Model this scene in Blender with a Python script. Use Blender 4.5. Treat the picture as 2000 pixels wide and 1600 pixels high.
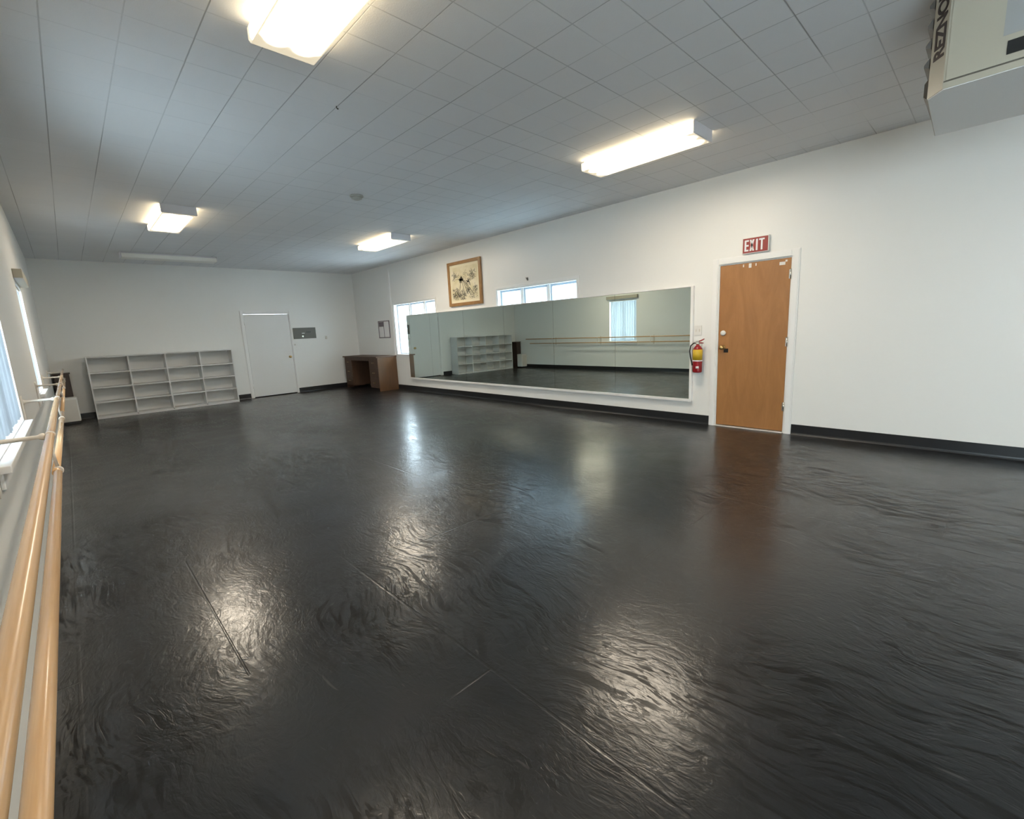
import bpy, bmesh, math, random
from mathutils import Vector, Matrix
random.seed(7)
S = bpy.context.scene
for o in list(bpy.data.objects): bpy.data.objects.remove(o)
COL = S.collection
PI = math.pi

# ------------------------------------------------------------ camera
cam = bpy.data.cameras.new('camera'); cam_o = bpy.data.objects.new('camera', cam); COL.objects.link(cam_o)
F_PX = 894.07
yaw, pitch, roll = 0.760785, -0.173816, -0.047772
fw = Vector((math.sin(yaw)*math.cos(pitch), math.cos(yaw)*math.cos(pitch), math.sin(pitch)))
rt = Vector((math.cos(yaw), -math.sin(yaw), 0)); up = rt.cross(fw)
r2 = rt*math.cos(roll) + up*math.sin(roll); u2 = up*math.cos(roll) - rt*math.sin(roll)
M = Matrix((r2, u2, -fw)).transposed().to_4x4(); M.translation = Vector((-5.9917, -12.4795, 1.3750))
cam_o.matrix_world = M
cam.sensor_fit = 'HORIZONTAL'; cam.sensor_width = 36; cam.lens = F_PX/2000*36; cam.clip_start = 0.02; cam.clip_end = 200
S.camera = cam_o

# ------------------------------------------------------------ world, exposure
W_ = bpy.data.worlds.new('world'); S.world = W_; W_.use_nodes = True
wn = W_.node_tree.nodes; wl = W_.node_tree.links
bg = wn['Background']; bg.inputs['Color'].default_value = (0.76, 0.87, 1.0, 1); bg.inputs['Strength'].default_value = 14.0
S.view_settings.view_transform = 'Standard'; S.view_settings.look = 'None'; S.view_settings.gamma = 1
S.view_settings.exposure = 0.28
LAMP = 42.0            # brightness of the fluorescent diffusers
LAMP_COL = (1.0, 0.87, 0.69)
S.cycles.max_bounces = 10; S.cycles.diffuse_bounces = 6; S.cycles.glossy_bounces = 6
S.cycles.transparent_max_bounces = 12

# ------------------------------------------------------------ room numbers
W, H = 6.278, 3.079       # width (x from -W to 0), height; back wall y = 0
YF = -17.6                # wall behind the camera
T = 0.15                  # wall thickness

# ------------------------------------------------------------ materials
def mat(name, col=(.8,.8,.8), rough=.5, metal=0., spec=.5, emit=None, es=0., coat=0., trans=0.):
    m = bpy.data.materials.new(name); m.use_nodes = True
    b = m.node_tree.nodes['Principled BSDF']
    b.inputs['Base Color'].default_value = (*col, 1); b.inputs['Roughness'].default_value = rough
    b.inputs['Metallic'].default_value = metal; b.inputs['Specular IOR Level'].default_value = spec
    b.inputs['Coat Weight'].default_value = coat
    b.inputs['Transmission Weight'].default_value = trans
    if emit: b.inputs['Emission Color'].default_value = (*emit, 1); b.inputs['Emission Strength'].default_value = es
    return m
class N:
    """small node-building helper"""
    def __init__(s, m): s.t = m.node_tree; s.b = s.t.nodes['Principled BSDF']
    def n(s, typ, ins=None, **kw):
        x = s.t.nodes.new(typ)
        for k, v in kw.items(): setattr(x, k, v)
        for k, v in (ins or {}).items():
            if hasattr(v, 'is_output') or isinstance(v, bpy.types.NodeSocket): s.t.links.new(v, x.inputs[k])
            else: x.inputs[k].default_value = v
        return x
    def math(s, op, a, b=0., c=0., clamp=False):
        x = s.n('ShaderNodeMath', {0: a, 1: b, 2: c}, operation=op); x.use_clamp = clamp; return x.outputs[0]
    def rng(s, v, a, b, c, d): return s.n('ShaderNodeMapRange', {0: v, 1: a, 2: b, 3: c, 4: d}).outputs[0]
    def pos(s): return s.n('ShaderNodeNewGeometry').outputs['Position']
    def objc(s): return s.n('ShaderNodeTexCoord').outputs['Object']
    def sep(s, v): o = s.n('ShaderNodeSeparateXYZ', {0: v}).outputs; return o[0], o[1], o[2]
    def mapp(s, v, sc=(1,1,1), rot=(0,0,0), loc=(0,0,0)): return s.n('ShaderNodeMapping', {0: v, 'Scale': sc, 'Rotation': rot, 'Location': loc}).outputs[0]
    def noise(s, v, scale, detail=3., rough=.5, dist=0.): return s.n('ShaderNodeTexNoise', {'Vector': v, 'Scale': scale, 'Detail': detail, 'Roughness': rough, 'Distortion': dist}).outputs['Fac']
    def mix(s, f, a, b):
        x = s.n('ShaderNodeMix', data_type='RGBA')
        for k, v in ((0, f), (6, a), (7, b)):
            if isinstance(v, bpy.types.NodeSocket): s.t.links.new(v, x.inputs[k])
            else: x.inputs[k].default_value = v if k == 0 else (*v, 1) if len(v) == 3 else v
        return x.outputs[2]
    def bump(s, h, strength=.3, dist=.01, nrm=None):
        x = s.n('ShaderNodeBump', {'Height': h, 'Strength': strength, 'Distance': dist})
        if nrm: s.t.links.new(nrm, x.inputs['Normal'])
        return x.outputs[0]
    def out(s, **kw):
        for k, v in kw.items(): s.t.links.new(v, s.b.inputs[k.replace('_', ' ')])
def line(n, c, off, period, w):
    d = n.math('PINGPONG', n.math('SUBTRACT', c, off), period/2)
    return n.rng(d, w*.35, w, 1., 0.)

def paint(name, col, rough=.45, bump=.12, scale=60, var=.02):
    m = mat(name, col, rough); n = N(m); p = n.pos()
    f = n.noise(p, 1.3, 3); g = n.noise(p, scale, 4)
    n.out(Base_Color=n.mix(f, tuple(c*(1-var) for c in col), tuple(min(1, c*(1+var)) for c in col)), Normal=n.bump(g, bump, .004))
    return m
M_wall = paint('wall_paint', (.80,.79,.76), .38, .25, 14, .02)
M_white = paint('white_trim_paint', (.82,.81,.79), .32, .08, 40)
M_door2 = paint('white_door_paint', (.76,.75,.73), .38, .08, 40)
M_sill = paint('sill_paint', (.80,.80,.80), .3, .05)
M_frame = paint('window_frame_paint', (.52,.60,.70), .35, .05)

def ceiling_mat():
    m = mat('ceiling_tile', (.6,.6,.6), .75, spec=.25); n = N(m); p = n.pos(); x, y, z = n.sep(p)
    lx = line(n, x, -5.83, .3155, .0045); ly = line(n, y, -11.81, .2915, .0045)
    mx = n.rng(n.noise(n.mapp(p, (1.6, .5, 1)), 1.0, 2), .38, .62, .25, 1.)
    my = n.rng(n.noise(n.mapp(p, (.55, 1.4, 1), loc=(5,3,0)), 1.0, 2), .40, .62, .06, 1.)
    far = n.rng(x, -5.4, -3.2, .25, 1.)       # the joints across are tighter towards the window side
    L = n.math('MAXIMUM', n.math('MULTIPLY', lx, mx), n.math('MULTIPLY', ly, n.math('MULTIPLY', my, far)))
    ix = n.math('FLOOR', n.math('DIVIDE', n.math('ADD', x, 5.83), .3155)); iy = n.math('FLOOR', n.math('DIVIDE', n.math('ADD', y, 11.81), .2915))
    cv = n.n('ShaderNodeCombineXYZ', {0: ix, 1: iy}).outputs[0]
    wn_ = n.n('ShaderNodeTexWhiteNoise', {0: cv}).outputs['Value']
    base = n.mix(wn_, (.74,.745,.76), (.785,.785,.795))
    base = n.mix(n.noise(p, .6, 2), base, (.77,.77,.775))
    col = n.mix(n.math('MULTIPLY', L, .6), base, (.13,.13,.13))
    grain = n.noise(p, 130, 3)
    h = n.math('SUBTRACT', n.math('MULTIPLY', grain, .35), n.math('MULTIPLY', L, 1.2))
    n.out(Base_Color=col, Normal=n.bump(h, .5, .004))
    return m
M_ceil = ceiling_mat()

def floor_mat():
    m = mat('dance_floor_vinyl', (.02,.02,.02), .2, spec=.5); n = N(m); p = n.pos(); x, y, z = n.sep(p)
    # seams of the boards below telegraphing through the vinyl
    s1 = line(n, x, -4.935, 1.23, .008)
    s1 = n.math('MULTIPLY', s1, n.rng(n.noise(n.mapp(p, (1., .35, 1)), 1.3, 1), .42, .56, 0., 1.))
    row = n.math('FLOOR', n.math('DIVIDE', n.math('ADD', x, 4.935), 1.23))
    s2 = line(n, n.math('ADD', y, n.math('MULTIPLY', row, 1.22)), -9.95, 2.44, .007)
    s2 = n.math('MULTIPLY', s2, n.rng(n.noise(p, 1.1, 1), .45, .58, 0., 1.))
    s3 = n.rng(n.math('ABSOLUTE', n.math('ADD', x, 5.65)), .002, .006, 1., 0.)
    s3 = n.math('MULTIPLY', s3, n.math('MULTIPLY', n.math('GREATER_THAN', y, -10.45), n.math('LESS_THAN', y, -9.0)))
    seam = n.math('MAXIMUM', s1, n.math('MAXIMUM', s2, s3))
    # scuffs: thin stretched strokes in several directions
    warp = n.n('ShaderNodeTexNoise', {'Vector': p, 'Scale': 1.1, 'Detail': 2.}).outputs['Color']
    pw = n.n('ShaderNodeVectorMath', {0: p, 1: n.n('ShaderNodeVectorMath', {0: warp, 3: .5}, operation='SCALE').outputs[0]}, operation='ADD').outputs[0]
    sc = None
    for ang, s, (a, b) in ((.35, 40, (.60,.635)), (1.25, 48, (.605,.64)), (2.2, 34, (.605,.64)), (2.9, 44, (.605,.64))):
        v = n.mapp(pw, (1, .085, 1), (0, 0, ang), (ang*7, 3, 0))
        q = n.rng(n.noise(v, s, 2, .5, .5), a, b, 0., 1.)
        sc = q if sc is None else n.math('MAXIMUM', sc, q)
    patch = n.rng(n.noise(p, .75, 3), .36, .56, .0, 1.)
    sc = n.math('MULTIPLY', sc, patch)
    fine = n.noise(n.mapp(pw, (1,.4,1), (0,0,1.1)), 24, 5, .62, .8)
    wide = n.noise(pw, 3.2, 4, .55, .6)
    dirt = n.noise(p, .45, 4, .6)
    wave = n.noise(n.mapp(pw, (1.,.55,1), (0,0,.35)), 26, 3, .55, 1.0)
    base = n.mix(n.rng(dirt, .3, .7, 0., 1.), (.0055,.0068,.0088), (.0120,.0122,.0125))
    base = n.mix(n.math('MULTIPLY', sc, .9), base, (.006,.006,.006))
    base = n.mix(n.math('MULTIPLY', seam, .7), base, (.008,.008,.008))
    light = n.rng(n.noise(n.mapp(pw, (1,.1,1), (0,0,.9), (9,2,0)), 30, 2, .6), .70, .76, 0., 1.)
    base = n.mix(n.math('MULTIPLY', light, .22), base, (.12,.12,.11))
    crough = n.math('ADD', n.rng(wide, .3, .7, .14, .21), n.math('MULTIPLY', fine, .05))
    rough = n.rng(wide, .3, .7, .34, .44)
    cw = n.math('MULTIPLY', .75, n.math('SUBTRACT', 1., n.math('MULTIPLY', sc, .9)))
    h = n.math('ADD', n.math('MULTIPLY', wave, .95), n.math('MULTIPLY', fine, .35))
    h = n.math('SUBTRACT', h, n.math('MULTIPLY', seam, .5))
    h = n.math('SUBTRACT', h, n.math('MULTIPLY', sc, .12))
    nb = n.bump(h, .30, .005)
    n.out(Base_Color=base, Roughness=rough, Normal=nb, Coat_Weight=cw, Coat_Roughness=crough, Coat_Normal=nb)
    n.b.inputs['Specular IOR Level'].default_value = .16; n.b.inputs['Coat IOR'].default_value = 1.5
    return m
M_floor = floor_mat()
M_base = mat('black_rubber_cove', (.012,.013,.015), .32)

def wood(name, c1, c2, axis=(1,1,.08), scale=9, rough=.4, coat=.2, dist=1.2):
    m = mat(name, c1, rough, coat=coat); n = N(m); p = n.objc()
    g = n.noise(n.mapp(p, axis), scale, 5, .6, dist); f = n.noise(n.mapp(p, tuple(a*6 for a in axis)), scale*2, 3)
    k = n.rng(g, .3, .7, 0., 1.)
    n.out(Base_Color=n.mix(n.math('MULTIPLY', f, .35), n.mix(k, c1, c2), tuple(c*.8 for c in c1)), Normal=n.bump(g, .06, .003))
    m.node_tree.nodes['Principled BSDF'].inputs['Coat Roughness'].default_value = .25
    return m
M_birch = wood('birch_veneer', (.33,.145,.045), (.43,.20,.066), (1.0,1.6,.30), 3.2, .42, .15, 2.4)
M_walnut = wood('brown_desk_wood', (.055,.026,.013), (.095,.046,.022), (1,1,.2), 5, .55, .0)
M_deskside = wood('desk_side_wood', (.085,.040,.016), (.135,.064,.024), (1,1,.2), 4, .33, .3)
M_dark = wood('dark_brown_wood', (.035,.020,.015), (.055,.032,.024), (1,1,.2), 5, .4, .15)
M_rail = wood('barre_wood', (.58,.34,.155), (.72,.46,.235), (34,1.1,34), 1.6, .26, .45, .7)
M_pframe = wood('picture_frame_wood', (.30,.15,.05), (.42,.23,.085), (1,1,1), 4, .35, .3)
M_shelf = paint('grey_shelf_paint', (.70,.695,.68), .5, .08, 30, .04)
M_lowmetal = mat('cream_bracket_paint', (.66,.62,.56), .35)
M_mirror = mat('mirror_silver', (.66,.74,.70), .0, metal=1.)
M_seam = mat('mirror_edge', (.10,.13,.12), .3)
M_fixture = mat('fixture_enamel', (.70,.68,.70), .35)
M_unlit = mat('unlit_diffuser', (.86,.85,.80), .3)
M_cream = paint('heater_enamel', (.42,.385,.305), .38, .03)
M_heatbot = paint('heater_bottom_enamel', (.72,.72,.71), .4, .03)
M_black = mat('black_plastic', (.01,.01,.01), .35)
M_louver = mat('heater_louver', (.12,.11,.10), .4)
M_text = mat('brown_black_print', (.020,.010,.010), .5)
M_red = mat('extinguisher_red', (.26,.010,.014), .22, coat=.4)
M_signred = mat('exit_sign_red', (.30,.030,.024), .4)
M_yellow = mat('yellow_label', (.58,.38,.02), .45)
M_chrome = mat('chrome', (.75,.74,.70), .18, metal=1.)
M_brass = mat('aged_brass', (.55,.38,.16), .28, metal=1.)
M_grey = mat('grey_panel', (.105,.10,.085), .42, metal=.3)
M_paper = mat('white_paper', (.80,.78,.78), .6)
M_ink = mat('ink', (.06,.055,.045), .7)
M_cream_paper = None
M_purple = mat('notice_frame', (.16,.13,.15), .5)
M_plastic = mat('ivory_plastic', (.62,.60,.53), .35)
M_whiteplastic = mat('white_plastic', (.72,.70,.66), .4)
M_detector = mat('shaded_white_plastic', (.36,.355,.32), .45)
M_darkgap = mat('dark_gap', (.01,.01,.01), .8)
def paper_mat():
    m = mat('drawing_paper', (.74,.66,.46), .6); n = N(m); p = n.objc()
    k = n.rng(n.noise(p, 6, 4), .35, .65, 0., 1.)
    n.out(Base_Color=n.mix(k, (.76,.68,.50), (.66,.58,.36))); return m
M_cream_paper = paper_mat()
def glass_mat():
    m = bpy.data.materials.new('window_glass'); m.use_nodes = True; t = m.node_tree; t.nodes.clear()
    o = t.nodes.new('ShaderNodeOutputMaterial'); tr = t.nodes.new('ShaderNodeBsdfTransparent'); gl = t.nodes.new('ShaderNodeBsdfGlossy')
    lw = t.nodes.new('ShaderNodeLayerWeight'); lw.inputs[0].default_value = .5; mx = t.nodes.new('ShaderNodeMixShader')
    pw = t.nodes.new('ShaderNodeMath'); pw.operation = 'POWER'; pw.inputs[1].default_value = 5.; t.links.new(lw.outputs['Facing'], pw.inputs[0])
    fr = t.nodes.new('ShaderNodeMath'); fr.operation = 'MULTIPLY_ADD'; fr.inputs[1].default_value = .9; fr.inputs[2].default_value = .04; t.links.new(pw.outputs[0], fr.inputs[0])
    tr.inputs[0].default_value = (.92,.97,.96,1); gl.inputs['Roughness'].default_value = .02
    t.links.new(fr.outputs[0], mx.inputs[0]); t.links.new(tr.outputs[0], mx.inputs[1]); t.links.new(gl.outputs[0], mx.inputs[2]); t.links.new(mx.outputs[0], o.inputs[0])
    return m
M_glass = glass_mat()
def frosted_mat():
    m = bpy.data.materials.new('frosted_glass'); m.use_nodes = True; t = m.node_tree; t.nodes.clear()
    o = t.nodes.new('ShaderNodeOutputMaterial'); tl = t.nodes.new('ShaderNodeBsdfTranslucent'); tr = t.nodes.new('ShaderNodeBsdfTransparent'); mx = t.nodes.new('ShaderNodeMixShader')
    tl.inputs[0].default_value = (.50,.54,.54,1); tr.inputs[0].default_value = (.72,.84,.87,1); mx.inputs[0].default_value = .78
    t.links.new(tl.outputs[0], mx.inputs[1]); t.links.new(tr.outputs[0], mx.inputs[2]); t.links.new(mx.outputs[0], o.inputs[0])
    return m
M_frost = frosted_mat()
def slat_mat():
    m = bpy.data.materials.new('blind_slat_vinyl'); m.use_nodes = True; t = m.node_tree; t.nodes.clear()
    o = t.nodes.new('ShaderNodeOutputMaterial'); tl = t.nodes.new('ShaderNodeBsdfTranslucent'); df = t.nodes.new('ShaderNodeBsdfDiffuse'); mx = t.nodes.new('ShaderNodeMixShader')
    tl.inputs[0].default_value = (.24,.27,.31,1); df.inputs[0].default_value = (.82,.82,.82,1); mx.inputs[0].default_value = .55
    t.links.new(tl.outputs[0], mx.inputs[1]); t.links.new(df.outputs[0], mx.inputs[2]); t.links.new(mx.outputs[0], o.inputs[0])
    return m
M_slat = slat_mat()
def lamp_mat():
    # two tubes glow through the lens; the ends and the sides of the lens are dimmer
    m = mat('lit_diffuser', (.85,.84,.80), .4, emit=LAMP_COL, es=1.); n = N(m)
    x, y, z = n.sep(n.objc()); nz = n.sep(n.n('ShaderNodeNewGeometry').outputs['Normal'])[2]
    dy = n.math('MAXIMUM', n.math('SUBTRACT', n.math('ABSOLUTE', y), .515), 0.)
    t_ = n.rng(dy, 0., .03, 0., 1.)
    dxe = n.math('ABSOLUTE', n.math('SUBTRACT', n.math('ABSOLUTE', x), .072)); dxb = n.math('MAXIMUM', n.math('SUBTRACT', n.math('ABSOLUTE', x), .095), 0.)
    dx = n.math('ADD', n.math('MULTIPLY', dxe, t_), n.math('MULTIPLY', dxb, n.math('SUBTRACT', 1., t_)))
    d = n.math('SQRT', n.math('ADD', n.math('MULTIPLY', dx, dx), n.math('MULTIPLY', dy, dy)))
    tube_ = n.math('POWER', n.rng(d, .02, .078, 1., 0.), 2.5)
    down = n.math('POWER', n.math('MAXIMUM', n.math('MULTIPLY', nz, -1.), 0.), 2.)
    e = n.math('ADD', n.math('MULTIPLY', n.math('MULTIPLY', tube_, down), LAMP), .50)
    side = n.math('MULTIPLY', n.math('SUBTRACT', 1., down), n.math('MULTIPLY', n.math('LESS_THAN', n.math('ABSOLUTE', y), .60), 5.5))
    n.out(Emission_Strength=n.math('ADD', e, side), Emission_Color=n.mix(n.math('MULTIPLY', down, n.rng(tube_, 0., .05, 0., 1.)), (1., .82, .52), LAMP_COL))
    return m
M_lamp = lamp_mat()

# ------------------------------------------------------------ mesh helpers
def box(bm, x0, x1, y0, y1, z0, z1, bev=0.):
    vs = [bm.verts.new((x, y, z)) for x in (x0, x1) for y in (y0, y1) for z in (z0, z1)]
    fs = [bm.faces.new([vs[i] for i in f]) for f in ((0,1,3,2),(4,6,7,5),(0,4,5,1),(2,3,7,6),(0,2,6,4),(1,5,7,3))]
    if bev > 0:
        es = {e for f in fs for e in f.edges}
        bmesh.ops.bevel(bm, geom=list(es), offset=bev, segments=2, profile=.6, affect='EDGES')
def prism(bm, pts, a, b, axis='z'):
    """extrude a 2D outline between a and b along axis"""
    def P(u, v, w): return {'z': (u, v, w), 'y': (u, w, v), 'x': (w, u, v)}[axis]
    lo = [bm.verts.new(P(u, v, a)) for u, v in pts]; hi = [bm.verts.new(P(u, v, b)) for u, v in pts]
    bm.faces.new(lo); bm.faces.new(hi[::-1]); k = len(pts)
    for i in range(k): bm.faces.new((lo[i], hi[i], hi[(i+1) % k], lo[(i+1) % k]))
def tube(bm, pts, rad, seg=12, caps=True):
    pts = [Vector(p) for p in pts]; rad = rad if isinstance(rad, (list, tuple)) else [rad]*len(pts)
    rings = []; ref = None
    for i, p in enumerate(pts):
        d = (pts[min(i+1, len(pts)-1)] - pts[max(i-1, 0)]).normalized()
        if ref is None: ref = Vector((0,0,1)) if abs(d.z) < .9 else Vector((1,0,0))
        a = (ref - d*ref.dot(d)).normalized(); b = d.cross(a); ref = a
        rings.append([bm.verts.new(p + (a*math.cos(t) + b*math.sin(t))*rad[i]) for t in [2*PI*k/seg for k in range(seg)]])
    for r0, r1 in zip(rings, rings[1:]):
        for k in range(seg):
            f = bm.faces.new((r0[k], r0[(k+1) % seg], r1[(k+1) % seg], r1[k])); f.smooth = True
    if caps: bm.faces.new(rings[0][::-1]); bm.faces.new(rings[-1])
def lathe(bm, prof, c=(0,0,0), axis='z', seg=24):
    def P(r, h, t):
        u, v = r*math.cos(t), r*math.sin(t)
        return Vector(c) + Vector({'z': (u, v, h), 'x': (h, u, v), 'y': (u, h, v)}[axis])
    rings = [[bm.verts.new(P(max(r, 1e-4), h, 2*PI*k/seg)) for k in range(seg)] for r, h in prof]
    for r0, r1 in zip(rings, rings[1:]):
        for k in range(seg):
            f = bm.faces.new((r0[k], r0[(k+1) % seg], r1[(k+1) % seg], r1[k])); f.smooth = True
    bm.faces.new(rings[0][::-1]); bm.faces.new(rings[-1])
def B(): return bmesh.new()
def obj(name, bm, m, parent=None):
    bmesh.ops.recalc_face_normals(bm, faces=bm.faces)
    me = bpy.data.meshes.new(name); bm.to_mesh(me); bm.free()
    o = bpy.data.objects.new(name, me); me.materials.append(m); COL.objects.link(o)
    if parent:
        o.parent = parent
        if parent.type == 'EMPTY' or parent.parent or parent.location.length:   # meshes are written in world space
            r = parent
            while r.parent: r = r.parent
            if parent is r: me.transform(Matrix.Translation(-r.location))
            else: me.transform(Matrix.Translation(-r.location))
    return o
def bx(name, m, parent, *a, bev=0.):
    b = B(); box(b, *a, bev=bev); return obj(name, b, m, parent)
def tag(o, label=None, cat=None, group=None, kind=None):
    if label: o['label'] = label
    if cat: o['category'] = cat
    if group: o['group'] = group
    if kind: o['kind'] = kind
    return o
def thing(name, loc, label=None, cat=None, group=None, kind=None):
    o = bpy.data.objects.new(name, None); COL.objects.link(o); o.location = loc; o.empty_display_size = .1
    return tag(o, label, cat, group, kind)
def copy_tree(o, parent=None):
    c = o.copy(); COL.objects.link(c); c.parent = parent
    for ch in list(o.children): copy_tree(ch, c)
    return c
def struct(name, bm, m): return tag(obj(name, bm, m), kind='structure')

# ------------------------------------------------------------ shell
def wall_x(name, x0, x1, holes):
    """wall in a plane x = const, with rectangular openings (ya, yb, za, zb)"""
    b = B(); holes = sorted(holes); y = YF - T
    for ya, yb, za, zb in holes:
        box(b, x0, x1, y, ya, 0, H)
        if za > 0: box(b, x0, x1, ya, yb, 0, za)
        box(b, x0, x1, ya, yb, zb, H); y = yb
    box(b, x0, x1, y, T, 0, H)
    return struct(name, b, M_wall)
D1 = (-10.855, -10.045, 0, 2.035)
WIN1 = (-3.90, -2.10, .865, 2.115)
WIN2 = (-7.83, -5.92, .90, 2.115)
WIN3 = (-9.62, -7.85, .90, 2.14)
WIN4 = (-5.16, -4.20, .90, 2.14)
WIN5_ADDED = (-14.9, -13.0, .90, 2.14)      # added unseen behind the camera to let in more daylight
WIN6_ADDED = (-17.2, -15.4, .90, 2.14)  # second added window out of view, for the same fill daylight
wall_x('wall_right', 0, T, [D1, WIN2, WIN1])
wall_x('wall_left', -W-T, -W, [WIN3, WIN4, WIN5_ADDED, WIN6_ADDED])
D2 = (-2.835, -1.795)
b = B(); box(b, -W, D2[0], 0, T, 0, H); box(b, D2[0], D2[1], 0, T, 2.035, H); box(b, D2[1], 0, 0, T, 0, H); struct('wall_back', b, M_wall)
b = B(); box(b, -W, 0, YF-T, YF, 0, H); struct('wall_front', b, M_wall)
b = B(); box(b, -W-T, T, YF-T, T, -.1, 0); struct('floor', b, M_floor)
b = B(); box(b, -W-T, T, YF-T, T, H, H+.1); struct('ceiling', b, M_ceil)

def baseboard(name, segs):
    b = B()
    for ax, p, s, a, c in segs:      # ax: wall axis, p plane, s inward sign
        prof = [(0,0), (s*.012,0), (s*.007,.012), (s*.004,.025), (s*.0035,.117), (0,.120)]
        if ax == 'x': prism(b, [(p+u, v) for u, v in prof], a, c, 'y')
        else: prism(b, [(p+u, v) for u, v in prof], a, c, 'x')
    return struct(name, b, M_base)
baseboard('baseboard_right', [('x', -.001, -1, YF, -10.935), ('x', -.001, -1, -9.965, 0)])
baseboard('baseboard_left', [('x', -W+.001, 1, YF, 0)])
baseboard('baseboard_back', [('y', -.001, -1, -W, -2.905), ('y', -.001, -1, -1.765, 0)])
# vertical cover strip on the right wall near the desk, and ceiling-line paint strip
b = B(); prism(b, [(-1.975,-.0), (-1.978,-.012), (-1.99,-.016), (-2.012,-.016), (-2.024,-.012), (-2.027,0)], .12, H-.002, 'z')
for v in b.verts: v.co.x, v.co.y = v.co.y-.001, v.co.x
struct('trim_1', b, M_white)

# ------------------------------------------------------------ doors
def casing(bm, ax, p, s, a, c, top, w, z0=0., sw=None):
    """three-sided door casing on a wall plane; s = direction into the room"""
    def bar(u0, u1, z0, z1):
        for d, i in ((.012, 0.), (.018, .012)):
            e0, e1 = (u0+i*(.9), u1-i*.9)
            if ax == 'x': box(bm, *sorted((p, p+s*d)), e0, e1, z0, z1-(i*.9 if z1 > top else 0), .002)
            else: box(bm, e0, e1, *sorted((p, p+s*d)), z0, z1-(i*.9 if z1 > top else 0), .002)
    bar(a-w, a, z0, top+w); bar(c, c+(sw or w), z0, top+w); bar(a, c, top, top+w)
# wooden exit door
d1 = thing('door_1', (0, -10.45, 0), kind='structure')
b = B(); casing(b, 'x', -.001, -1, D1[0], D1[1], 2.035, .075)
box(b, .0, .10, D1[0]+.0005, D1[0]+.012, 0, 2.034); box(b, .0, .10, D1[1]-.012, D1[1]-.0005, 0, 2.034); box(b, .0, .10, D1[0]+.012, D1[1]-.012, 2.022, 2.034)
obj('door_frame', b, M_white, d1)
bx('door_leaf', M_birch, d1, .004, .048, D1[0]+.015, D1[1]-.015, .022, 2.018, bev=.0015)
bx('threshold', M_lowmetal, d1, -.02, .10, D1[0]+.013, D1[1]-.013, .0005, .012, bev=.003)
bx('door_stop', M_darkgap, d1, .05, .10, D1[0]+.013, D1[1]-.013, .0125, 2.02)
b = B(); lathe(b, [(.030,-.0), (.033,-.004), (.033,-.012), (.026,-.020), (.012,-.024), (.001,-.025)], (.004,-10.118,1.199), 'x'); tag(obj('deadbolt', b, M_whiteplastic, d1), 'white round deadbolt')
b = B(); lathe(b, [(.032,0), (.030,-.006), (.014,-.012), (.012,-.032), (.026,-.042), (.030,-.056), (.024,-.070), (.004,-.074)], (.004,-10.118,1.020), 'x'); k = obj('door_knob', b, M_brass, d1)
bx('strike_mark', M_darkgap, d1, .0025, .0045, -10.185, -10.13, .955, 1.005, bev=.0008)
for zc in (1.84, 1.08, .32):
    b = B(); tube(b, [(-.004, -10.842, zc-.055), (-.004, -10.842, zc+.055)], .008, 10); box(b, .0, .003, -10.842, -10.825, zc-.05, zc+.05); obj('hinge', b, M_chrome, d1)
for (y, z, w, h) in ((-10.405, 1.985, .030, .05), (-10.33, 1.99, .012, .03), (-10.75, 1.965, .06, .035), (-10.47, 1.99, .01, .03), (-10.79, 1.99, .02, .02)):
    bx('tape_scrap', M_whiteplastic, d1, .0028, .0042, y-w/2, y+w/2, z-h/2, z+h/2)
# white back door
d2 = thing('door_2', (-2.315, 0, 0), kind='structure')
b = B(); casing(b, 'y', -.001, -1, D2[0], D2[1], 2.035, .07, sw=.03)
box(b, D2[0]+.0005, D2[0]+.010, 0, .1, 0, 2.034); box(b, D2[1]-.010, D2[1]-.0005, 0, .1, 0, 2.034); box(b, D2[0]+.01, D2[1]-.01, 0, .1, 2.024, 2.034)
obj('door_frame', b, M_white, d2)
bx('door_leaf', M_door2, d2, D2[0]+.014, D2[1]-.014, .006, .045, .02, 2.018, bev=.0015)
bx('door_stop', M_darkgap, d2, D2[0]+.011, D2[1]-.011, .05, .10, .0, 2.02)
b = B(); lathe(b, [(.030,0), (.029,-.006), (.013,-.012), (.012,-.03), (.027,-.04), (.030,-.055), (.022,-.068), (.004,-.071)], (-1.885, .006, .945), 'y'); obj('door_knob', b, M_brass, d2)
for zc in (1.82, .28):
    b = B(); tube(b, [(-2.828, -.004, zc-.05), (-2.828, -.004, zc+.05)], .008, 8); obj('hinge', b, M_whiteplastic, d2)

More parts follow.
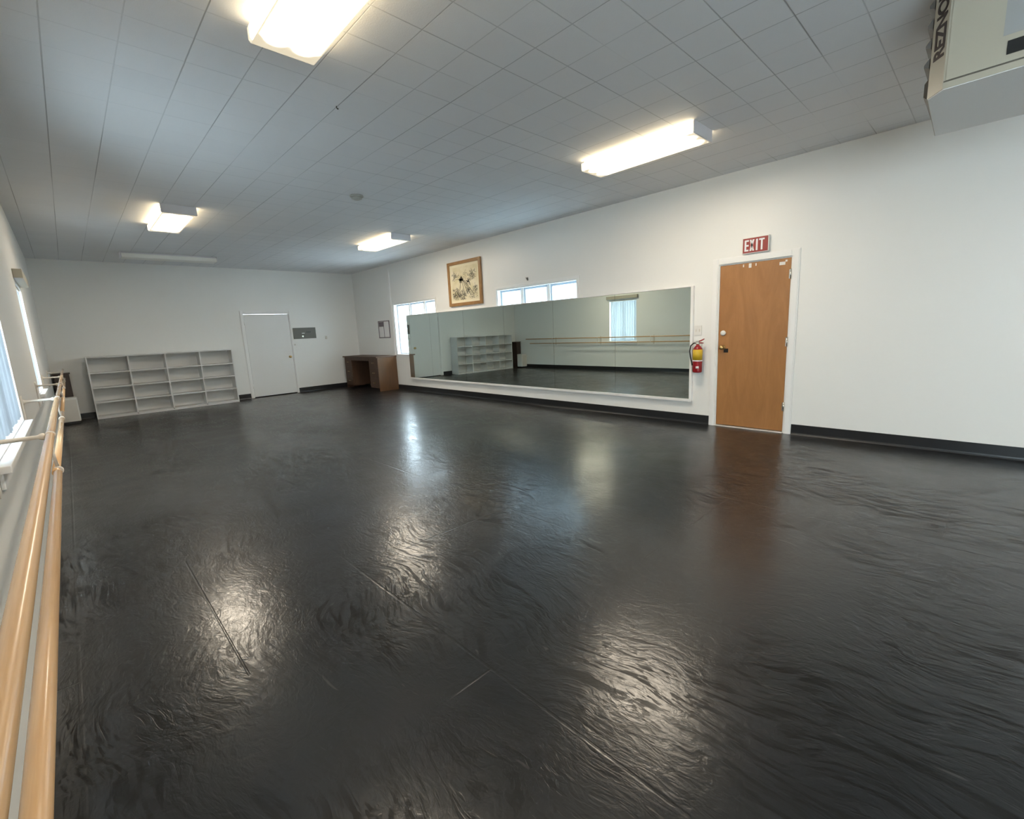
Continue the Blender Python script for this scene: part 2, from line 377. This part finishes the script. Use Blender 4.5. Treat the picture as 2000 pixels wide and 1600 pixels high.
# ------------------------------------------------------------ windows of the right wall
def sash_window(name, hole, mull, pm, cas, deep=.085):
    ya, yb, za, zb = hole; w = thing(name, (0, (ya+yb)/2, za), kind='structure')
    b = B(); c = .045      # thin flat casing on the wall face, sill below
    for a in ((ya-c, ya, za-c, zb+c), (yb, yb+cas, za-c, zb+c), (ya, yb, zb, zb+c), (ya, yb, za-c, za)): box(b, -.012, -.001, *a, .002)
    obj('casing', b, M_white, w)
    b = B()                # frame lining the opening plus mullions
    g = .0006
    box(b, 0, T, ya+g, ya+.022, za+g, zb-g); box(b, 0, T, yb-.022, yb-g, za+g, zb-g); box(b, 0, T, ya+.022, yb-.022, zb-.022, zb-g); box(b, -.025, T, ya+.022, yb-.022, za+g, za+.022)
    for y in mull: box(b, deep-.02, T, y-.028, y+.028, za+.022, zb-.022)
    obj('window_frame', b, M_white, w)
    e = [ya+.022] + [v for y in mull for v in (y-.028, y+.028)] + [yb-.022]
    for i in range(0, len(e), 2):
        y0, y1 = e[i]+.001, e[i+1]-.001; z0, z1 = za+.023, zb-.023; s = .034; b = B()
        box(b, deep, deep+.035, y0, y0+s, z0, z1, .003); box(b, deep, deep+.035, y1-s, y1, z0, z1, .003)
        box(b, deep, deep+.035, y0+s, y1-s, z0, z0+s, .003); box(b, deep, deep+.035, y0+s, y1-s, z1-s, z1, .003)
        sh = obj('sash', b, M_frame, w)
        bx('pane', pm, sh, deep+.014, deep+.020, y0+s+.001, y1-s-.001, z0+s+.001, z1-s-.001)
    return w
sash_window('window_1', WIN1, (-3.36, -2.72), M_glass, .035)
sash_window('window_2', WIN2, (-7.16, -6.53), M_frost, .035)

# ------------------------------------------------------------ windows of the left wall (sill, valance, vertical blinds)
def blind_window(n, hole):
    ya, yb, za, zb = hole; x0 = -W
    w = thing('window_%d' % n, (x0, (ya+yb)/2, za), kind='structure'); g = .0006
    b = B(); box(b, x0-T, x0, ya+g, ya+.015, za+g, zb-g); box(b, x0-T, x0, yb-.015, yb-g, za+g, zb-g); box(b, x0-T, x0, ya+.015, yb-.015, zb-.015, zb-g)
    obj('window_frame', b, M_white, w)
    b = B(); box(b, x0-T, x0, ya+.016, yb-.016, za+g, za+.012); box(b, x0+.001, x0+.045, ya-.04, yb+.04, za-.024, za+.008, .004)
    box(b, x0+.001, x0+.016, ya-.02, yb+.02, za-.095, za-.025, .003); obj('window_sill', b, M_sill, w)
    b = B(); xs = x0-.118; ym = (ya+yb)/2
    for a in ((ya+.016, ya+.05), (yb-.05, yb-.016), (ym-.02, ym+.02)): box(b, xs, xs+.03, *a, za+.013, zb-.017)
    for y0, y1 in ((ya+.05, ym-.02), (ym+.02, yb-.05)):
        for a in ((za+.013, za+.045), (zb-.05, zb-.017)): box(b, xs, xs+.03, y0, y1, *a)
    sh = obj('sash', b, M_frame, w)
    for y0, y1 in ((ya+.051, ym-.021), (ym+.021, yb-.051)): bx('pane', M_glass, sh, xs+.012, xs+.017, y0, y1, za+.046, zb-.051)
    return w
blind_window(3, WIN3); blind_window(4, WIN4); blind_window(5, WIN5_ADDED); blind_window(6, WIN6_ADDED)  # the last two are added openings behind the camera for fill daylight
def blinds(hole, label, ang, gap):
    ya, yb, za, zb = hole; x0 = -W
    t = thing('vertical_blind', (x0, (ya+yb)/2, za), label, 'blind', 'vertical blinds on the left wall')
    b = B(); box(b, x0+.001, x0+.075, ya-.05, yb+.06, zb+.02, zb+.115, .003); obj('valance', b, M_cream, t)
    b = B(); box(b, x0-.055, x0-.015, ya+.02, yb-.02, zb-.045, zb-.018, .003); obj('headrail', b, M_lowmetal, t)
    y = ya+.05; k = 0
    while y < yb-.04:
        a = ang + random.uniform(-.18, .18); cx = x0-.035; hw = .044
        dx, dy = math.sin(a)*hw, math.cos(a)*hw; b = B(); r = []
        for z in (za+.035+random.uniform(0,.006), zb-.05):
            for u in (-1, -.5, 0, .5, 1):
                bow = .006*(1-u*u); r.append(b.verts.new((cx+dx*u+math.cos(a)*bow, y+dy*u-math.sin(a)*bow, z)))
        for i in range(4):
            f = b.faces.new((r[i], r[i+1], r[6+i], r[5+i])); f.smooth = True
        bmesh.ops.solidify(b, geom=b.faces[:], thickness=.0009)
        obj('slat', b, M_slat, t); y += gap; k += 1
    return t
blinds(WIN3, 'white vertical blinds in the near left window by the barre', .75, .082)
blinds(WIN4, 'white vertical blinds in the far left window past the nearer one', .35, .080)

# ------------------------------------------------------------ fluorescent lights
def light(name, cx, cy, L, Wd, label, lit=True, along='y', group='fluorescent ceiling lights'):
    t = thing(name, (cx, cy, H), label, 'ceiling light', group)
    def R(u0, u1, v0, v1): return (cx+u0, cx+u1, cy+v0, cy+v1) if along == 'y' else (cx+v0, cx+v1, cy+u0, cy+u1)
    hw, hl = Wd/2, L/2
    bx('housing', M_fixture, t, *R(-hw+.03, hw-.03, -hl+.012, hl-.012), H-.045, H-.0005, bev=.004)
    b = B()                 # wrap-around prismatic lens with rounded lower edges
    p = [(-hw, -.03), (-hw, -.088), (-hw+.010, -.100), (hw-.010, -.100), (hw, -.088), (hw, -.03), (hw-.006, -.03), (hw-.006, -.046), (-hw+.006, -.046), (-hw+.006, -.03)]
    if along == 'y': prism(b, [(cx+u, H+v) for u, v in p], cy-hl+.012, cy+hl, 'y')
    else: prism(b, [(cy+u, H+v) for u, v in p], cx-hl+.012, cx+hl-.012, 'x')
    obj('diffuser', b, M_lamp if lit else M_unlit, t)
    for s in ((-1,) if lit else (-1, 1)):
        a, c = sorted((s*(hl-.012), s*hl))
        bx('end_cap', M_fixture, t, *R(-hw-.003, hw+.003, a, c), H-.104, H-.0005, bev=.003)
    return t
light('ceiling_light', -4.84, -10.15, 1.26, .36, 'large bright fluorescent ceiling light at the top, nearest overhead')
light('ceiling_light', -4.72, -4.70, 1.26, .37, 'lit fluorescent ceiling light at the far left, above the grey cubby shelf end')
light('ceiling_light', -1.55, -4.62, 1.26, .37, 'lit fluorescent ceiling light farthest back, nearest the framed drawing')
light('ceiling_light', -1.62, -9.92, 1.22, .36, 'lit fluorescent ceiling light at right, high above the long mirror')
light('ceiling_light', -4.84, -15.5, 1.26, .36, 'added unseen fluorescent fill light behind the viewer on the window side')  # added out of view to even out the room light
light('ceiling_light', -1.62, -15.5, 1.26, .36, 'added unseen fluorescent fill light behind the viewer on the mirror side')  # likewise an added fill fixture, never in view
light('ceiling_light', -4.28, -1.38, 1.50, .26, 'unlit fluorescent ceiling light running along the back wall', lit=False, along='x')

# ------------------------------------------------------------ mirror
YR, YL, ZB, ZT = -9.74, -2.68, .294, 1.815
mir = thing('wall_mirror', (-.0, (YR+YL)/2, ZB), 'long wall mirror of several panels in a thin white frame', 'mirror')
bx('backing', M_darkgap, mir, -.018, -.001, YR+.01, YL-.01, ZB+.01, ZT-.01)
ys = [YR+.035, -8.54, -7.32, -6.10, -4.88, -3.66, YL-.008]
for a, c in zip(ys, ys[1:]):
    b = B(); h0, h1 = ZB+.037, ZT-.012
    xb, xt = -.0215-(h1-h0)*math.tan(math.radians(.22)), -.0215     # hung very slightly off plumb
    g = .0015
    pts = [(xb, h0), (xb-.005, h0), (xt-.005, h1), (xt, h1)]
    prism(b, pts, a+g, c-g, 'y'); obj('mirror_panel', b, M_mirror, mir)
b = B()
box(b, -.045, -.001, YR, YR+.034, ZB, ZT, .003); box(b, -.020, -.001, YL-.007, YL, ZB, ZT, .001)
box(b, -.050, -.001, YR+.034, YL-.008, ZB, ZB+.036, .004); box(b, -.040, -.001, YR+.034, YL-.008, ZT-.010, ZT+.004, .002)
obj('frame', b, M_white, mir)

# ------------------------------------------------------------ framed drawing
pic = thing('framed_drawing', (0, -5.0, 1.90), 'ink drawing on cream paper in a brown wooden frame', 'picture')
y0, y1, z0, z1 = -5.53, -4.47, 1.895, 2.775; fwid = .062
b = B()
for a in ((y0, y0+fwid, z0, z1), (y1-fwid, y1, z0, z1), (y0+fwid, y1-fwid, z0, z0+fwid), (y0+fwid, y1-fwid, z1-fwid, z1)): box(b, -.045, -.002, *a, .006)
obj('frame', b, M_pframe, pic)
bx('mat_board', mat('mat_board', (.78,.70,.50), .6), pic, -.024, -.004, y0+fwid, y1-fwid, z0+fwid, z1-fwid)
bx('paper', M_cream_paper, pic, -.0265, -.0245, y0+fwid+.05, y1-fwid-.05, z0+fwid+.05, z1-fwid-.05)
b = B(); R_ = random.Random(3); ww, hh = (y1-y0-2*fwid-.1), (z1-z0-2*fwid-.1)
def ink(pts, w):
    for (u0, v0), (u1, v1) in zip(pts, pts[1:]):
        A = Vector((-.0275, y1-fwid-.05-u0*ww, z0+fwid+.05+v0*hh)); C_ = Vector((-.0275, y1-fwid-.05-u1*ww, z0+fwid+.05+v1*hh))
        if (C_-A).length < 1e-4: continue
        s = Vector((1,0,0)).cross(C_-A).normalized()*w/2
        vs = [b.verts.new(q) for q in (A-s, A+s, C_+s, C_-s)]; b.faces.new(vs)
def scrib(cu, cv, r, n, w):
    for i in range(n):
        a = R_.uniform(0, 2*PI); rr = R_.uniform(.2, 1)*r; u, v = cu+math.cos(a)*rr, cv+math.sin(a)*rr*1.1; pts = [(u, v)]
        th = R_.uniform(0, 2*PI)
        for k in range(5): th += R_.uniform(-1, 1); u += math.cos(th)*.018; v += math.sin(th)*.020; pts.append((min(.98, max(.02, u)), min(.98, max(.02, v))))
        ink(pts, w)
scrib(.15, .74, .11, 34, .005); scrib(.82, .72, .12, 44, .006); scrib(.18, .18, .15, 90, .006); scrib(.42, .12, .14, 60, .006); scrib(.90, .30, .08, 30, .005)
scrib(.80, .10, .14, 30, .004); scrib(.55, .70, .12, 14, .004)
for a in (((.37,.64),(.34,.45),(.30,.30)), ((.42,.64),(.52,.40),(.62,.15)), ((.45,.60),(.60,.38),(.72,.12)), ((.50,.58),(.68,.34),(.84,.14)), ((.40,.60),(.46,.35),(.50,.12)), ((.56,.56),(.70,.50),(.72,.40))): ink(a, .013)
scrib(.37, .62, .035, 30, .012); scrib(.66, .52, .05, 14, .009); scrib(.62,.28,.08,20,.007)
obj('ink_drawing', b, M_ink, pic)

# ------------------------------------------------------------ exit sign
ex = thing('exit_sign', (0, -10.47, 2.12), 'red EXIT sign with white letters above the wooden door', 'sign')
bx('sign_box', M_whiteplastic, ex, -.040, -.001, -10.612, -10.322, 2.118, 2.300, bev=.006)
bx('sign_face', M_signred, ex, -.0425, -.0402, -10.603, -10.331, 2.127, 2.291)
b = B(); zb_, zt_ = 2.146, 2.272; st = .016
def L(y, z0, z1, w=st): box(b, -.0445, -.0427, y-w, y, z0, z1)
def Hb(y, w, z0, z1): box(b, -.0445, -.0427, y-w, y, z0, z1)
yE = -10.350; L(yE, zb_, zt_, .019)
for z in (zb_, zt_-.018, (zb_+zt_)/2-.009): Hb(yE-.019, .026, z, z+.018)
yX = -10.405
for s in (0, 1):
    a, c = (yX, yX-.052) if s == 0 else (yX-.052, yX)
    vs = []
    for xx in (-.0445, -.0427):
        vs.append([(xx, a+.0+(-.000), zb_), (xx, a-.020 if s == 0 else a+.020, zb_), (xx, c, zt_), (xx, c+.020 if s == 0 else c-.020, zt_)])
    v0 = [b.verts.new(q) for q in vs[0]]; v1 = [b.verts.new(q) for q in vs[1]]
    b.faces.new(v0); b.faces.new(v1[::-1])
    for i in range(4): b.faces.new((v0[i], v1[i], v1[(i+1) % 4], v0[(i+1) % 4]))
L(-10.475, zb_, zt_, .019)
Hb(-10.508, .058, zt_-.018, zt_); L(-10.528, zb_, zt_-.018, .019)
tag(obj('lettering', b, M_paper, ex), 'white letters EXIT')

# ------------------------------------------------------------ extinguisher
fx = thing('fire_extinguisher', (-.075, -9.835, .70), 'red fire extinguisher with yellow label hung beside the mirror', 'fire extinguisher')
cx, cy = -.085, -9.835
b = B(); lathe(b, [(.050,.700), (.058,.706), (.060,.72), (.060,.985), (.054,1.015), (.036,1.040), (.022,1.052), (.020,1.065)], (cx,cy,0)); obj('cylinder', b, M_red, fx)
b = B(); seg = 20
for k in range(seg+1):
    a = PI*.5 + (k/seg)*1.25*PI
    pass
# label wraps the room-facing half of the cylinder
def wrap(z0, z1, a0, a1, r, m, name):
    b = B(); q = []
    for k in range(13):
        a = a0+(a1-a0)*k/12
        q.append([b.verts.new((cx+rr*math.cos(a), cy+rr*math.sin(a), z)) for rr in (r, r+.0008) for z in (z0, z1)])
    for p, c in zip(q, q[1:]):
        for i, j in ((0,1),(1,3),(3,2),(2,0)):
            f = b.faces.new((p[i], p[j], c[j], c[i])); f.smooth = True
    for p in (q[0], q[-1]): b.faces.new((p[0], p[1], p[3], p[2]))
    return obj(name, b, m, fx)
wrap(.865, 1.000, PI*.62, PI*1.55, .0603, M_yellow, 'yellow_label')
wrap(.848, .862, PI*.62, PI*1.55, .0603, M_paper, 'label_band')
wrap(.755, .785, PI*1.02, PI*1.22, .0603, M_paper, 'inspection_sticker')
b = B(); lathe(b, [(.020,1.062), (.022,1.07), (.022,1.085), (.016,1.092), (.014,1.105)], (cx,cy,0)); obj('valve', b, M_chrome, fx)
b = B(); tube(b, [(cx, cy+.01, 1.10), (cx-.005, cy-.04, 1.112), (cx-.008, cy-.085, 1.135)], [.008,.009,.007], 8); tube(b, [(cx, cy+.01, 1.088), (cx-.005, cy-.04, 1.085), (cx-.008, cy-.075, 1.082)], [.007,.008,.006], 8); obj('handle', b, M_red, fx)
b = B(); pts = [(cx, cy+.015, 1.082), (cx-.01, cy+.05, 1.082), (cx-.02, cy+.085, 1.05), (cx-.02, cy+.098, .98), (cx-.01, cy+.092, .90), (cx, cy+.078, .83), (cx, cy+.072, .79)]
tube(b, pts, .0085, 10); obj('hose', b, M_black, fx)
b = B(); lathe(b, [(.024, -.018), (.024, -.008), (.018, 0)], (cx-.0, cy-.0, 1.09), 'x', 16)
obj('gauge', b, M_chrome, fx)
b = B(); box(b, -.024, -.001, cy-.02, cy+.02, .93, 1.10, .002); box(b, -.06, -.024, cy-.012, cy+.012, 1.040, 1.052); obj('wall_hook', b, M_lowmetal, fx)

# ------------------------------------------------------------ small wall things
t = thing('light_switch', (0, -9.79, 1.18), 'double light switch plate above the fire extinguisher', 'light switch')
bx('plate', M_whiteplastic, t, -.008, -.001, -9.845, -9.745, 1.180, 1.305, bev=.002)
for y in (-9.772, -9.818): bx('toggle', M_lowmetal, t, -.016, -.008, y-.006, y+.006, 1.225, 1.258, bev=.002)
t = thing('electrical_panel', (-1.455, 0, 1.39), 'grey metal electrical panel on the back wall beside the white door', 'electrical panel')
bx('panel_door', M_grey, t, -1.74, -1.17, -.022, -.001, 1.385, 1.665, bev=.003)
bx('latch', M_chrome, t, -1.535, -1.495, -.030, -.0225, 1.425, 1.465, bev=.003)
bx('sticker', M_paper, t, -1.53, -1.46, -.0235, -.0225, 1.515, 1.53)
bx('nameplate', mat('dark_label', (.05,.05,.045), .5), t, -1.42, -1.30, -.0235, -.0225, 1.53, 1.57)
t = thing('thermostat', (-.895, 0, 1.36), 'small round-edged thermostat on the back wall right of the electrical panel', 'thermostat')
bx('base_plate', M_plastic, t, -.93, -.875, -.010, -.001, 1.345, 1.43, bev=.003); bx('dial_cover', M_lowmetal, t, -.922, -.888, -.026, -.0105, 1.352, 1.40, bev=.004)
tag(bx('wall_button', M_plastic, None, -1.745, -1.712, -.012, -.001, 1.225, 1.258, bev=.003), 'tiny button on the back wall just right of the white door', 'button')
t = thing('notice_board', (0, -1.55, 1.30), 'framed notice with two white sheets on the right wall above the desk', 'notice')
b = B()
for a in ((-1.835, -1.815, 1.30, 1.74), (-1.285, -1.265, 1.30, 1.74), (-1.815, -1.285, 1.30, 1.322), (-1.815, -1.285, 1.722, 1.74)): box(b, -.016, -.001, *a)
obj('frame', b, M_purple, t)
bx('backing', M_whiteplastic, t, -.008, -.001, -1.815, -1.285, 1.322, 1.722)
bx('sheet', M_paper, t, -.0105, -.0085, -1.80, -1.56, 1.335, 1.712); bx('sheet', M_paper, t, -.0105, -.0085, -1.53, -1.30, 1.335, 1.58)
bx('photo', M_purple, t, -.0105, -.0085, -1.53, -1.30, 1.595, 1.712)
bx('divider', M_purple, t, -.0125, -.0085, -1.553, -1.537, 1.322, 1.722)
t = B(); tube(t, [(-.001, -6.744, 2.225), (-.03, -6.744, 2.225), (-.038, -6.744, 2.232), (-.038, -6.744, 2.25)], .006, 8); tube(t, [(-.006, -6.744, 2.20), (-.006, -6.744, 2.25)], .010, 8)
tag(obj('wall_hook', t, M_ink), 'small dark hook on the right wall above the three-pane window', 'hook')
t = thing('smoke_detector', (-3.14, -6.90, H), 'round white smoke detector on the ceiling between the lights', 'smoke detector')
b = B(); lathe(b, [(.075,H-.0005), (.082,H-.012), (.074,H-.020)], (-3.14,-6.90,0)); obj('base_ring', b, M_detector, t)
b = B(); lathe(b, [(.066,H-.0205), (.062,H-.040), (.040,H-.050), (.001,H-.052)], (-3.14,-6.90,0)); obj('cover', b, M_detector, t)
b = B(); tube(b, [(-4.26, -8.914, H-.001), (-4.26, -8.914, H-.010), (-4.252, -8.909, H-.016), (-4.243, -8.905, H-.012)], .004, 8)
tag(obj('ceiling_hook', b, M_ink), 'tiny dark hook in the ceiling behind the nearest light', 'hook')

# ------------------------------------------------------------ unit heater
hz0, hz1 = 2.50, 3.03
A_, Bp, Cp = (-2.490, -12.180), (-2.400, -12.113), (-1.640, -12.093)
yb_ = -12.98
ht = thing('unit_heater', (-2.05, -12.55, 2.5), 'cream unit heater hung from the ceiling at the upper right corner', 'heater')
out = [A_, Bp, Cp, (-1.64, yb_), (-2.490, yb_)]
b = B(); prism(b, out, hz0+.004, hz1, 'z'); obj('cabinet', b, M_cream, ht)
b = B(); prism(b, [(-2.487,-12.182), (-2.399,-12.117), (-1.643,-12.097), (-1.643,yb_+.003), (-2.487,yb_+.003)], hz0, hz0+.0038, 'z'); tag(obj('bottom_pan', b, M_heatbot, ht), 'pale grey underside')
bx('access_panel', M_cream, ht, -2.494, -2.4902, yb_+.02, A_[1]-.010, hz0+.041, hz1-.01, bev=.001)
bx('panel_seam', mat('seam_shadow', (.10,.09,.07), .6), ht, -2.4918, -2.4903, yb_+.015, A_[1]-.002, hz0+.034, hz0+.0405)
bx('rating_plate', mat('grey_plate', (.33,.33,.32), .4), ht, -2.4955, -2.4942, -12.86, -12.384, hz0+.16, hz1-.03)
bx('vent_slot', M_black, ht, -2.498, -2.4942, -12.86, -12.402, 2.572, 2.632)
u = Vector((Bp[0]-A_[0], Bp[1]-A_[1], 0)).normalized(); nn = Vector((-u.y, u.x, 0))
for k, z in enumerate((2.665, 2.760, 2.855, 2.95)):
    b = B()
    vs = [(-2.385,-12.108,z), (-2.385,-12.086,z+.008), (-2.385,-12.086,z+.020), (-2.385,-12.108,z+.052)]
    q = [[b.verts.new((x, yy, zz)) for _, yy, zz in vs] for x in (-2.385, -1.66)]
    b.faces.new(q[0]); b.faces.new(q[1][::-1])
    for i in range(4): b.faces.new((q[0][i], q[1][i], q[1][(i+1) % 4], q[0][(i+1) % 4]))
    obj('louver', b, M_louver, ht)
b = B(); prism(b, [(-12.112, 2.515), (-12.092, 2.535), (-12.092, 2.60), (-12.112, 2.63)], -2.35, -1.66, 'x'); obj('deflector', b, M_louver, ht)
for x in (-2.38, -1.66):
    for y in (-12.30, -12.85):
        b = B(); tube(b, [(x, y, hz1), (x, y, H-.0005)], .006, 8); obj('hanger_rod', b, M_chrome, ht)
cu = bpy.data.curves.new('reznor', 'FONT'); cu.body = 'REZNOR'; cu.size = .100; cu.extrude = .0008; cu.offset = .0030; cu.space_character = .92
to = bpy.data.objects.new('tmp_text', cu); COL.objects.link(to)
bpy.context.view_layer.update()
me = bpy.data.meshes.new_from_object(to.evaluated_get(bpy.context.evaluated_depsgraph_get()))
bpy.data.objects.remove(to)
me.transform(Matrix.Diagonal((.90, 1.0, 1, 1)))
org = Vector((A_[0], A_[1], 0)) + u*.018 + nn*.0015 + Vector((0,0,2.668))
R3 = Matrix((Vector((0,0,1)), u, Vector((0,0,1)).cross(u))).transposed().to_4x4(); R3.translation = org - ht.location
me.transform(R3); me.materials.clear(); me.materials.append(M_text)
lo = bpy.data.objects.new('lettering', me); COL.objects.link(lo); lo.parent = ht; lo['label'] = 'dark block letters REZNOR'

# ------------------------------------------------------------ grey cubby shelf
sh = thing('cubby_shelf', (-4.5, -.19, 0), 'low grey cubby shelf with sixteen open compartments at the back wall', 'shelf')
sx0, sx1, sy0, sy1, st_, shh = -5.755, -3.255, -.37, -.016, .022, 1.225
for x in (sx0, sx1-st_): bx('side_panel', M_shelf, sh, x, x+st_, sy0, sy1, 0, shh-st_, bev=.001)
bx('top_panel', M_shelf, sh, sx0, sx1, sy0, sy1, shh-st_+.0005, shh, bev=.001)
iw = (sx1-sx0-2*st_)/4
for i in (1, 2, 3): bx('divider', M_shelf, sh, sx0+st_+iw*i-.011, sx0+st_+iw*i+.011, sy0+.002, sy1-.013, .0475, shh-st_, bev=.001)
hs = (shh-.025-st_-.022)/4
for j in range(4):
    z = .025+hs*j
    for i in range(4):
        a = sx0+st_+iw*i+(.0115 if i else .0005); c = sx0+st_+iw*(i+1)-(.0115 if i < 3 else .0005)
        bx('shelf_board', M_shelf, sh, a, c, sy0+.003, sy1-.013, z, z+.022, bev=.001)
bx('back_panel', M_shelf, sh, sx0+st_+.0005, sx1-st_-.0005, sy1-.0125, sy1, .001, shh-st_-.0005)
bx('kick_board', M_shelf, sh, sx0+st_+.0005, sx1-st_-.0005, sy0+.012, sy0+.024, 0, .0245)

# ------------------------------------------------------------ desk
dk = thing('desk', (-.30, -1.15, 0), 'brown wooden pedestal desk standing along the right wall in the back corner', 'desk')
dz = .86; fx0, fx1 = -.545, -.022
bx('desktop', M_walnut, dk, -.585, -.018, -2.07, -.17, dz-.028, dz, bev=.003)
bx('side_panel', M_deskside, dk, fx0, fx1, -2.055, -2.035, .0, dz-.029, bev=.002)
bx('side_panel', M_walnut, dk, fx0, fx1, -.215, -.195, .0, dz-.029, bev=.002)
bx('back_panel', M_walnut, dk, fx1-.015, fx1-.0005, -2.034, -.216, .10, dz-.03)
for (ya, yb, n_) in ((-2.034, -1.58, 3), (-.60, -.216, 3)):
    bx('pedestal', M_walnut, dk, fx0+.018, fx1-.016, ya+.0005, yb-.0005, .075, dz-.03)
    hh_ = (dz-.03-.075)/n_
    for k in range(n_):
        d = bx('drawer', M_walnut, dk, fx0, fx0+.0175, ya+.006, yb-.006, .078+hh_*k, .075+hh_*(k+1)-.004, bev=.003)
        b = B(); zc = .075+hh_*(k+.5); ym = (ya+yb)/2
        tube(b, [(fx0-.0005, ym-.05, zc), (fx0-.020, ym-.04, zc), (fx0-.020, ym+.04, zc), (fx0-.0005, ym+.05, zc)], .005, 8); obj('drawer_pull', b, M_brass, d)
bx('centre_drawer', M_walnut, dk, fx0, fx0+.3, -1.578, -.602, dz-.11, dz-.032, bev=.003)
bx('modesty_rail', M_walnut, dk, fx1-.035, fx1-.016, -1.578, -.602, .12, .20)

# ------------------------------------------------------------ corner cabinet and white appliance
cb = thing('narrow_cabinet', (-6.13, -.16, 0), 'narrow dark brown cabinet in the far left corner beside the shelf', 'cabinet')
bx('body', M_dark, cb, -6.245, -6.025, -.31, -.02, .0, .925, bev=.003); bx('top_board', M_dark, cb, -6.26, -6.01, -.325, -.015, .9255, .95, bev=.003)
bx('door', M_dark, cb, -6.240, -6.030, -.325, -.3105, .03, .905, bev=.003)
hb = thing('floor_appliance', (-6.11, -.50, 0), 'white boxy floor appliance on a black base in the far left corner', 'appliance')
bx('body', M_whiteplastic, hb, -6.245, -5.985, -.62, -.37, .045, .50, bev=.02)
bx('base', M_black, hb, -6.235, -5.995, -.61, -.38, 0, .0448, bev=.004)
bx('front_grille', M_lowmetal, hb, -6.225, -6.005, -.6235, -.6203, .08, .46, bev=.001)

# ------------------------------------------------------------ ballet barre along the left wall
ba = thing('ballet_barre', (-W, -7.0, 0), 'double wooden ballet barre on wall brackets along the left wall', 'ballet barre')
XB, ZU, ZL, RB = -6.093, 1.032, .880, .0142
b = B(); tube(b, [(XB, -13.6, ZU)] + [(XB+.0015*math.sin(k*1.3), -13.6+k*1.3, ZU-.002*abs(math.sin(k*1.5))) for k in range(1, 9)] + [(XB, -.75, ZU+.004)], RB, 20); tag(obj('upper_rail', b, M_rail, ba), 'upper wooden rail')
for y0, y1, dx0, dx1 in ((-13.6, -9.86, 0, 0), (-9.85, -7.30, -.006, .002), (-7.29, -.95, .000, .001)):
    b = B(); tube(b, [(XB+dx0, y0, ZL), (XB+(dx0+dx1)/2, (y0+y1)/2, ZL-.002), (XB+dx1, y1, ZL)], RB*(.98 if y0 < -10 else .95), 20); obj('lower_rail', b, M_rail, ba)
def bracket(y):
    b = B(); x0 = -W+.0012
    prism(b, [(y+.028*math.cos(a), .94+.135*math.copysign(abs(math.sin(a))**.6, math.sin(a))) for a in [2*PI*k/20 for k in range(20)]], x0, x0+.009, 'x')
    br = obj('bracket', b, M_lowmetal, ba)
    b = B()
    lathe(b, [(.020, x0+.009), (.016, x0+.016), (.0095, x0+.024), (.0085, XB-RB-.022), (.013, XB-RB-.016), (.015, XB-RB-.008), (.012, XB-RB-.001)], (0, y, ZU-.002), 'x', 14)
    obj('upper_arm', b, M_lowmetal, br)
    b = B(); tube(b, [(XB, y, ZU-RB-.003), (XB-.006, y, (ZU+ZL)/2), (XB, y, ZL+RB+.003)], .006, 10); obj('drop_link', b, M_lowmetal, br)
    for z in (ZU, ZL):
        b = B(); lathe(b, [(RB+.0005, y-.008), (RB+.0032, y-.007), (RB+.0032, y+.007), (RB+.0005, y+.008)], (XB, 0, z-.001), 'y', 20); obj('clamp_ring', b, M_lowmetal, br)
for y in (-12.75, -9.80, -7.75, -5.72, -3.88, -2.02): bracket(y)
